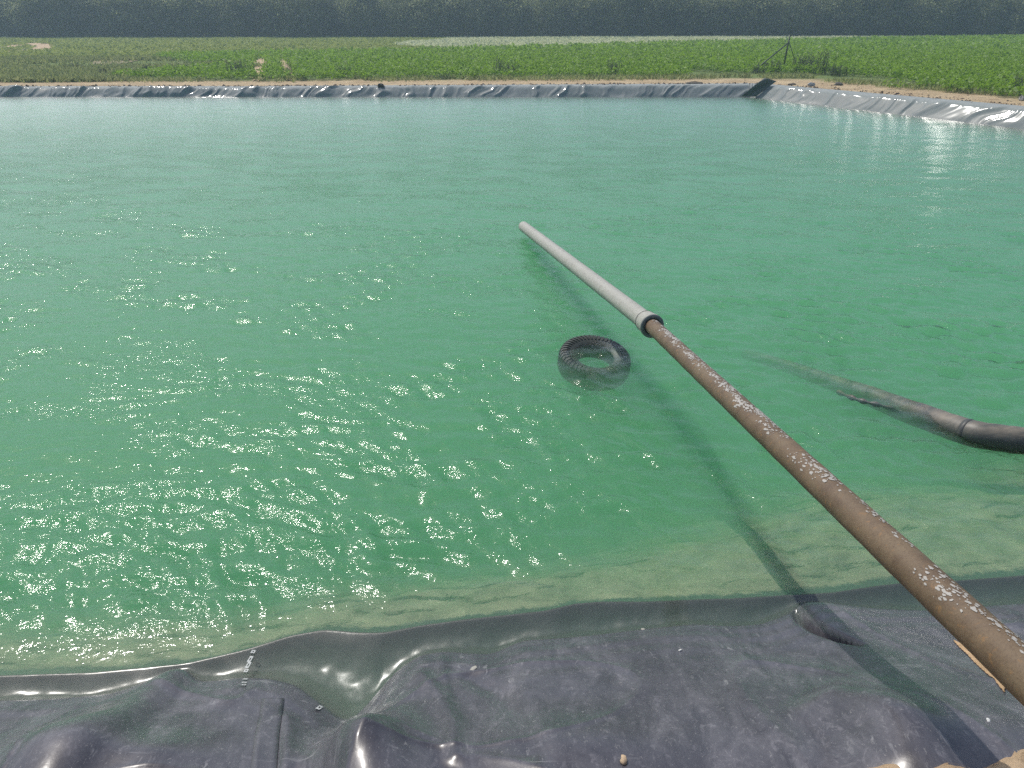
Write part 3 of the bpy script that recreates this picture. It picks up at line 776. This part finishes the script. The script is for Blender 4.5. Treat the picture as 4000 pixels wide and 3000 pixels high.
def crop_field():
    g = np.random.default_rng(21); P = []
    for (y0, y1, sp) in ((29, 40, .34), (40, 55, .42), (55, 94, .62)):
        xs = np.arange(-36 - y0 * .2, 30 + (y1) * .75, sp); ys = np.arange(y0, y1, sp)
        X, Y = np.meshgrid(xs, ys); X = X.ravel() + g.normal(size=X.size) * sp * .3; Y = Y.ravel() + g.normal(size=Y.size) * sp * .3
        P.append(np.column_stack([X, Y, np.full(len(X), sp)]))
    # the part that runs along the right bank, nearer than the far bank
    xs = np.arange(9, 40, .32); ys = np.arange(12, 29, .32); X, Y = np.meshgrid(xs, ys)
    P.append(np.column_stack([X.ravel() + g.normal(size=X.size) * .1, Y.ravel() + g.normal(size=X.size) * .1, np.full(X.size, .34)]))
    P = np.vstack(P); X, Y = P[:, 0], P[:, 1]
    n1 = fbm(X * .35, Y * .35, 3)
    keep = (Y < border(X)) & (Y > 33.0 + .7 * n1) | ((Y <= 33.0) & (X > 10))
    dr = dist_right(X, Y)
    keep &= ~((X > 8.45 - 1) & (dr < 3.9 + .9 * n1 - .9 * sstep(15, 27, Y))) 
    # corner of sand
    keep &= ~((np.hypot(X - 10.5, Y - 31) < 4.2 + .6 * n1))
    # the rough grass at the left stays free of crop
    keep &= ~((X < np.interp(Y, [30, 33, 42, 50], [-19.5, -17, -14, -22]) + 1.2 * n1))
    keep &= (np.abs(X) < Y * .75 + 6)
    # two bare gaps
    for q, poly in enumerate(SOIL_PX):
        W_ = [at(px_ + (px_ - 262 if q == 0 else px_ - 286 if q == 1 else 0) * .25, py_, FZ - .0) for px_, py_ in poly]; ins = np.zeros(len(X), bool)
        for a in range(len(W_)):
            p, r = W_[a], W_[a - 1]
            ins ^= ((p.y > Y) != (r.y > Y)) & (X < (r.x - p.x) * (Y - p.y) / (r.y - p.y + 1e-9) + p.x)
        keep &= ~ins if q < 3 else ~(ins & (g.random(len(X)) < .5))
    P = P[keep]; out = []
    for (lo, hi, nl, sz) in ((0, .36, 24, .12), (.36, .5, 16, .15), (.5, 1, 8, .27)):
        Q = P[(P[:, 2] > lo) & (P[:, 2] <= hi)]
        C = np.repeat(Q, nl, 0); k = len(C); rad = C[:, 2] * .62
        hgt = np.repeat(.26 + .14 * g.random(len(Q)), nl)
        aa = g.random(k) * 6.283; rr = np.sqrt(g.random(k)) * rad
        z = gz(C[:, 0], C[:, 1]) + hgt * (.25 + .75 * g.random(k))
        C3 = np.column_stack([C[:, 0] + rr * np.cos(aa), C[:, 1] + rr * np.sin(aa), z])
        out.append(leaf_quads(C3, sz, .55, g))
    return join(out)
def join(L):
    V = []; Fc = []; T = []; k = 0
    for (v, f, t) in L:
        V.append(v); Fc.append(f + k); T.append(t); k += len(v)
    return np.vstack(V), np.vstack(Fc), np.concatenate(T)
GAPS = []
SOIL_PX = [[(254, 60), (267, 59), (265, 66), (264, 77.5), (254, 77.5), (255, 67)], [(280, 61), (285, 60), (290, 67), (294, 77.5), (286, 77.5), (282, 67)],
           [(250, 77), (256, 74), (263, 76), (262, 78)], [(318, 66), (345, 68), (352, 75), (330, 76)]]
V, Fc, T = crop_field()
tag(link('crop_field', mesh_np('crop_field', V, Fc, {'tint': T}, False), CROP), 'broad field of dark green leafy crop beyond the pond', 'crop field', kind='stuff')

def patch(name, poly, mat, grow=.0):
    W_ = [at(a, b, FZ) for a, b in poly]; c = sum(W_, Vector((0, 0, 0))) / len(W_); V = [tuple(c + Vector((0, 0, 0)))]
    n = len(W_) * 8; g = np.random.default_rng(len(poly))
    for i in range(n):
        t = i / 8; k = int(t); p = W_[k % len(W_)].lerp(W_[(k + 1) % len(W_)], t - k)
        d = (p - c); V.append(tuple(c + d * (1 + grow + .08 * g.normal())))
    V = [(x, y, float(gz(x, y)) + .035) for x, y, z in V]
    tag(link(name, mesh_py(name, V, [(0, i + 1, (i + 1) % n + 1) for i in range(n)]), mat), kind='structure')
SOILM = mat_sand('bare_field_soil', (.36, .26, .16), (.50, .38, .25))
for pz in SOIL_PX[:3]: patch('soil_patch', pz, SOILM, .15)
patch('soil_patch', [(96, 60), (112, 57.8), (138, 57.5), (137, 60), (128, 62.5), (105, 64), (92, 63)], mat_sand('weedy_soil', (.21, .19, .11), (.30, .25, .16)), .05)
def pale_field():
    g = np.random.default_rng(22); sp = .42
    xs = np.arange(-72, 62, sp); ys = np.arange(44, 99, sp * 1.3); X, Y = np.meshgrid(xs, ys); X = X.ravel() + g.normal(size=X.size) * .2; Y = Y.ravel() + g.normal(size=Y.size) * .2
    keep = (Y > border(X) + .3 * g.normal(size=len(X))) & (np.abs(X) < Y * .74 + 4) & (Y < 97.5)
    for (t0, r0) in TRACKS: 
        d, _ = seg_dist(X, Y, t0); keep &= d > r0
    X, Y = X[keep], Y[keep]; C = np.repeat(np.column_stack([X, Y]), 5, 0); k = len(C)
    C3 = np.column_stack([C[:, 0] + g.normal(size=k) * .25, C[:, 1] + g.normal(size=k) * .25, gz(C[:, 0], C[:, 1]) + .03 + .11 * g.random(k)])
    gr = C3[:, 0] + 10 * fbm(C3[:, 0] * .05, C3[:, 1] * .05, 2) < -8
    return leaf_quads(C3[~gr], .30, .5, g), leaf_quads(C3[gr], .30, .5, g)
TRACKS = [([at(0, 52, FZ)[:2], at(20, 50.5, FZ)[:2], at(38, 49, FZ)[:2], at(46, 46.5, FZ)[:2], at(40, 44, FZ)[:2], at(30, 43, FZ)[:2]], .9),
          ([at(-5, 48, FZ)[:2], at(14, 46.5, FZ)[:2], at(22, 44.5, FZ)[:2]], .9), ([at(40, 44, FZ)[:2], at(58, 43, FZ)[:2], at(90, 43.4, FZ)[:2]], .25)]
for tk, (t0, r0) in enumerate(TRACKS):
    P_ = [Vector((p[0], p[1])) for p in t0]; V = []
    for i in range(24):
        t = i / 23 * (len(P_) - 1.0001); k = int(t); c = P_[k].lerp(P_[k + 1], t - k); d = (P_[k + 1] - P_[k]).normalized(); w = Vector((-d.y, d.x)) * r0 * .8 * (.8 + .4 * random.random())
        for q in (c - w, c + w): V.append((q.x, q.y, float(gz(q.x, q.y)) + .035))
    tag(link('dirt_track', mesh_py('dirt_track', V, [(2 * i, 2 * i + 1, 2 * i + 3, 2 * i + 2) for i in range(23)]), SOILM), kind='structure')
a, b = pale_field()
tag(link('pale_crop_field', mesh_np('pale_crop_field', *a[:2], {'tint': a[2]}, False), PALE), 'pale whitish green strip of crop in front of the trees', 'crop field', kind='stuff')
tag(link('yellow_crop_field', mesh_np('yellow_crop_field', *b[:2], {'tint': b[2]}, False), PALEG), 'yellowish green crop at the far left in front of the trees', 'crop field', kind='stuff')
def rough_grass():
    g = np.random.default_rng(23); n = 34000
    X = -36 + g.random(n) * 26; Y = 32.2 + g.random(n) ** 1.2 * 18
    n1 = fbm(X * .35, Y * .35, 3)
    lim = np.interp(Y, [30, 33, 42, 50], [-18.5, -16, -13, -21])
    bare = np.exp(-(((X + 20.5) / 5.5) ** 2 + ((Y - 44) / 4.0) ** 2)) > .42 + .25 * n1
    keep = (X < lim + 1.5 * n1) & (Y < border(X)) & (~bare | (g.random(n) < .06))
    X, Y = X[keep], Y[keep]; C = np.column_stack([X, Y, gz(X, Y) + .08])
    C = np.repeat(C, 3, 0) + g.normal(size=(len(C) * 3, 3)) * np.array([.12, .12, .04])
    L1 = leaf_quads(C, .26, .4, g, up_bias=.9, asp=.3)
    # thin fringe along the edge of the crop and scattered on the sand
    n = 5200; X = -22 + g.random(n) * 34; Y = 31.9 + g.random(n) ** .6 * 1.6
    kk = fbm(X * .8, Y * .8, 3) > -.05; X, Y = X[kk], Y[kk]
    L2 = leaf_quads(np.column_stack([X, Y, gz(X, Y) + .08]), .24, .4, g, up_bias=1.0, asp=.22)
    n = 5200; s = g.random(n) * 26; u = 3.2 + g.random(n) ** .6 * 1.4; X = CC[0] + tR[0] * s + nR[0] * u; Y = CC[1] + tR[1] * s + nR[1] * u
    L3 = leaf_quads(np.column_stack([X, Y, gz(X, Y) + .08]), .2, .4, g, up_bias=1.0, asp=.22)
    return join([L1, L2, L3])
V, Fc, T = rough_grass()
tag(link('rough_grass', mesh_np('rough_grass', V, Fc, {'tint': T}, False), GRASS), 'dull rough grass between the sand and the crop', 'grass', kind='stuff')

# clods and crumbs along the sandy rims
def clods():
    g = np.random.default_rng(31); V = []; Fc = []; k = 0
    tet = np.array([(1, 0, -.3), (-.5, .87, -.3), (-.5, -.87, -.3), (0, 0, .8), (.4, .3, .5)])
    P = []
    for _ in range(1900):
        x = -24 + g.random() * 33; u = abs(g.normal()) * .35 + .58; P.append((x, 29 + u, .02 + .05 * g.random() ** 2))
    for _ in range(1500):
        s = g.random() * 22; u = abs(g.normal()) * .7 + .62; q = CC + tR * s + nR * u; P.append((q[0], q[1], .012 + .035 * g.random() ** 2))
    for (x, y, sz) in P:
        z = float(gz(x, y)); v = tet * sz * (1 + .5 * g.normal(size=(5, 1)) * .5) * np.array([1.6, 1, .9]); a = g.random() * 6.3
        c, s_ = math.cos(a), math.sin(a); v = np.column_stack([v[:, 0] * c - v[:, 1] * s_, v[:, 0] * s_ + v[:, 1] * c, v[:, 2]]) + np.array([x, y, z + sz * .2])
        V.append(v); Fc.append(np.array([(0, 1, 4), (1, 3, 4), (1, 2, 3), (2, 0, 3), (0, 4, 3)]) + k); k += 5
    return mesh_np('clods', np.vstack(V), np.vstack(Fc), smooth=False)
tag(link('soil_clods', clods(), mat_simple('soil_clod', (.14, .10, .07), .95, .4, 3)), 'dark crumbs of soil strewn over the sandy rim', 'soil clods', kind='stuff')
def twig(name, x, y, hgt, lean, label, mat, r=.008, cat='twig'):
    p = at(x, y, .43); 
    for _ in range(5): p = at(x, y, float(gz(p.x, p.y)))
    V, Fc = tube([(0, 0, -.03), (lean * .3, 0, hgt * .4), (lean * .8, .02, hgt * .7), (lean, 0, hgt)], [r, r, r * .7, r * .4], 6)
    V2, F2 = tube([(lean * .3, 0, hgt * .4), (lean * .3 + .08, .02, hgt * .75)], [r * .7, r * .3], 5); k = len(V)
    o = link(name, mesh_py(name, V + V2, Fc + [tuple(i + k for i in f) for f in F2]), mat); o.location = p
    tag(o, label, cat); return o
TW = mat_simple('dry_twig', (.12, .09, .07), .9)
twig('dead_stalk', 745, 81, .30, -.06, 'dead dark stalk standing in the sand left of the folded flap', TW)
twig('dead_stalk', 891, 88, .34, .05, 'thin dead stalk standing in the sand of the right bank', TW)
def rock(x, y, sx, sz, label, mat=None, name='stone', cat='stone', seed=0, rot=0):
    p = at(x, y, .43)
    for _ in range(5): p = at(x, y, float(gz(p.x, p.y)))
    g = np.random.default_rng(seed); V = []; n, m = 10, 6
    for i in range(m):
        th = math.pi * i / (m - 1)
        for j in range(n):
            a = 2 * math.pi * j / n; rr = 1 + .25 * g.normal() * .6
            V.append((sx * rr * math.sin(th) * math.cos(a), sx * .6 * rr * math.sin(th) * math.sin(a), sz * (math.cos(th) * rr + .6)))
    o = link(name, mesh_np(name, np.array(V), grid_faces(m, n, True), smooth=False), mat or STONE); o.location = p; o.rotation_euler.z = rot
    tag(o, label, cat); return o
rock(838, 85.5, .16, .07, 'dark grey stone on the sand of the right bank', mat_simple('grey_stone', (.13, .115, .10), .9), seed=1)
rock(811, 86, .13, .07, 'scrap of crumpled grey plastic on the sand by the corner', mat_simple('grey_scrap', (.3, .31, .31), .4), 'plastic_scrap', 'scrap', 2)
rock(792, 85, .16, .04, 'flat brown clod on the sand right of the folded flap', mat_simple('brown_clod', (.13, .10, .075), .95), 'soil_clod', 'clod', 3)
rock(695, 84.4, .35, .06, 'long dark clod of soil on the far sandy rim', mat_simple('dark_clod', (.09, .075, .055), .95), 'soil_clod', 'clod', 5)
rock(381, 87.5, .14, .08, 'rounded dark clod on the rim of the far bank', mat_simple('black_clod', (.05, .045, .04), .95), 'soil_clod', 'clod', 6)
rock(1022, 100.5, .10, .10, 'pale stone on the right bank at the edge of the picture', mat_simple('pale_stone', (.42, .40, .38), .9), seed=7)

# ------------------------------------------------------------------ fence post with braces
fp = at(783, 71.5, FZ)
post = empty('fence_post', fp)
tag(post, 'thin dark steel post with two slanting braces at the corner of the field', 'post')
top = at(787, 21, FZ); s_pm = fp.y / F * 1.09
H1 = 1.52; lean = .11
V, Fc = tube([(0, 0, -.1), (.03, 0, .8), (lean * .75, 0, H1)], .034, 10); link('upright', mesh_py('upright', V, Fc), POST, post)
V, Fc = tube([(lean * .75, 0, H1 - .01), (lean, 0, H1 + .85)], .014, 8); link('thin_rod', mesh_py('thin_rod', V, Fc), POST, post)
bl_ = at(748.5, 74.3, FZ) - fp; br_ = at(798.5, 70.5, FZ) - fp
V, Fc = tube([(bl_.x, bl_.y, -.05), (.06, 0, 1.20)], .030, 10); link('brace', mesh_py('brace', V, Fc), POST, post)
V, Fc = tube([(br_.x, br_.y, -.05), (.07, 0, 1.26)], .015, 8); b2 = link('brace', mesh_py('brace', V, Fc), POST, post); b2['label'] = 'thinner brace on the right'
V, Fc = tube([(lean - .05, 0, H1 + .62), (lean - .02, .01, H1 + .80), (lean + .03, 0, H1 + .70), (lean + .06, 0, H1 + .55)], .012, 6)
link('wire_loop', mesh_py('wire_loop', V, Fc), mat_simple('dull_wire', (.3, .32, .32), .4), post)

# ------------------------------------------------------------------ tall weeds
def weed(h, w, n, seed):
    g = np.random.default_rng(seed); V = []; Fc = []; k = 0; C = []
    SV, SF = [], []
    for i in range(n):
        bx, by = g.normal() * w * .35, g.normal() * w * .3; hh = h * (.55 + .5 * g.random()); tx, ty = bx + g.normal() * .07, by + g.normal() * .05
        a, f = tube([(bx, by, -.03), ((bx + tx) / 2 + .01, (by + ty) / 2, hh * .5), (tx, ty, hh)], [.007, .005, .003], 4)
        SF += [tuple(q + len(SV) for q in ff) for ff in f]; SV += a
        for t in np.arange(.12, 1.0, .055):
            C.append((bx + (tx - bx) * t + g.normal() * .035, by + (ty - by) * t + g.normal() * .035, hh * t))
            C.append((bx + (tx - bx) * t + g.normal() * .045, by + (ty - by) * t + g.normal() * .045, hh * t))
    v, f, t = leaf_quads(np.array(C), .085, .5, g, up_bias=.5, asp=.3)
    return mesh_py('stem', SV, SF), mesh_np('foliage', v, f, {'tint': t}, False)
WV = [weed(.75, .9, 26, 41), weed(.55, .6, 16, 42), weed(.95, .55, 16, 43)]
STEM = mat_simple('weed_stem', (.07, .075, .04), .8)
for s_, f_ in WV: s_.materials.append(STEM); f_.materials.append(WEED)
def put_weed(x, y, kind, sc_, label):
    p = at(x, y, .43)
    for _ in range(5): p = at(x, y, float(gz(p.x, p.y)))
    e = empty('weed_clump', p, (0, 0, random.random() * 6)); e.scale = (sc_,) * 3
    tag(e, label, 'weed', 'tall weeds along the edge of the crop')
    link('stem', WV[kind][0], None, e); link('foliage', WV[kind][1], None, e)
for w_ in ((804, 72.5, 0, 1.05, 'bushy grey green weed clump just right of the steel post'),
           (821, 74.5, 2, 1.05, 'tallest grey green weed clump right of the steel post'),
           (838, 76.5, 1, .9, 'low weed clump at the right end of the clumps by the post'),
           (772, 73.0, 1, 1.0, 'low weed clump under the left brace of the post'),
           (757, 73.5, 1, .7, 'small weed clump at the foot of the left brace'),
           (240, 76.5, 0, .9, 'wide grey weed clump left of the two bare gaps'),
           (290, 77.0, 2, .62, 'narrow dark weed clump at the foot of the right bare gap'),
           (500, 76.5, 2, .8, 'loose brown weed clump in front of the middle of the crop'),
           (512, 76.0, 1, .9, 'small weed clump beside the brown clump in the middle'),
           (612, 75.5, 0, .8, 'thin weed clump in the crop well left of the post'),
           (1019, 93.5, 0, .75, 'brown weed clump on the right bank at the picture edge'),
           (1000, 86, 1, .7, 'small weed clump at the crop edge near the right of the picture'),
           (147, 76, 1, .9, 'dark bush of weed in the rough grass right of the bare soil'),
           (105, 76.5, 1, .7, 'small dark weed in the rough grass at the left'),
           (75, 71, 1, .7, 'small dark weed furthest left in the rough grass'),
           (345, 77.5, 1, .8, 'low straw coloured weed right of the bare gaps')): put_weed(*w_)

# ------------------------------------------------------------------ woodland
def tree_mesh(seed, H, rad):
    g = np.random.default_rng(seed)
    SV, SF = [], []
    def add(p, r, n=8):
        a, f = tube(p, r, n); SF.extend([tuple(q + len(SV) for q in ff) for ff in f]); SV.extend(a)
    add([(0, 0, -.2), (.1, 0, H * .3), (.05, .1, H * .6), (0, 0, H * .9)], [.20, .16, .10, .03])
    for k in range(9):
        a = g.random() * 6.28; z = H * (.15 + .08 * k); L = rad * (.6 + .4 * g.random())
        add([(0, 0, z), (L * .5 * math.cos(a), L * .5 * math.sin(a), z + .5), (L * math.cos(a), L * math.sin(a), z + 1.1)], [.07, .045, .015], 6)
    trunk = mesh_py('trunk', SV, SF)
    C = []; 
    ncl = 210
    for k in range(ncl):
        z = H * g.random() ** .85; q = z / H
        rr = rad * (.62 + .38 * math.sin(math.pi * min(1, q * .9 + .12))) * (1 if q < .75 else max(.1, 1 - (q - .75) * 3.6))
        rr *= .55 + .5 * math.sqrt(g.random()); a = g.random() * 6.283
        c = np.array([rr * math.cos(a), rr * math.sin(a), z + .2])
        m = 95; C.append(c + g.normal(size=(m, 3)) * np.array([.50, .50, .36]))
    C = np.vstack(C); tn = np.repeat(g.random(ncl) ** 2.5, m); kk = C[:, 2] > .05; C = C[kk]  # tint per cluster paints sunlit highlights into the leaf colour in clumps
    v, f, t = leaf_quads(C, .19, .6, g, tint=tn[kk], asp=.6)
    return trunk, mesh_np('crown', v, f, {'tint': t}, False)
TV = [tree_mesh(51, 4.5, 2.7), tree_mesh(52, 5.4, 3.0), tree_mesh(53, 3.9, 2.6), tree_mesh(54, 5.0, 3.3)]
for a, b in TV: a.materials.append(BARK); b.materials.append(TREE)
g = np.random.default_rng(61); x = -76.0; k = 0
while x < 78:
    e = empty('woodland_tree', (x, 99.6 + g.normal() * .9, FZ), (0, 0, g.random() * 6.28)); s_ = .9 + .3 * g.random(); e.scale = (s_, s_, s_)
    tag(e, 'dense dark green tree in the unbroken row at the wood edge beyond the fields', 'tree', 'trees along the wood edge')
    v_ = TV[int(g.integers(4))]; link('trunk', v_[0], None, e); link('crown', v_[1], None, e)
    x += 3.4 + 1.2 * g.random(); k += 1
def deep_wood():
    g = np.random.default_rng(62); n = 170000
    X = -90 + 180 * g.random(n); Y = 104.5 + 14 * g.random(n) ** 1.1; Z = FZ + (4.5 + .55 * (Y - 104.5) + 1.5 * fbm(X * .22, Y * .22, 3)) * g.random(n) * (.8 + .2 * np.sin(X * .7))
    return leaf_quads(np.column_stack([X, Y, Z]), .62, .6, g, asp=.7)
V, Fc, T = deep_wood()
tag(link('woodland', mesh_np('woodland', V, Fc, {'tint': T}, False), TREE), 'dark inner foliage of the wood behind the front trees', 'woodland', kind='stuff')

# ------------------------------------------------------------------ air
def haze():
    m = M('thin_air_haze'); v = m.n('VolumePrincipled')
    v.inputs['Color'].default_value = (.62, .82, 1, 1); v.inputs['Density'].default_value = .0016; v.inputs['Anisotropy'].default_value = .3
    m.l(v.outputs[0], m.out.inputs['Volume'])
    x0, x1, y0, y1, z0, z1 = -1000, 1000, -1000, 1100, -8, 20
    V = np.array([(x, y, z) for z in (z0, z1) for (x, y) in ((x0, y0), (x1, y0), (x1, y1), (x0, y1))])
    Fc = np.array([(0, 3, 2, 1), (4, 5, 6, 7), (0, 1, 5, 4), (1, 2, 6, 5), (2, 3, 7, 6), (3, 0, 4, 7)])
    tag(link('haze', mesh_np('haze', V, Fc, smooth=False), m.m), kind='stuff')
haze()
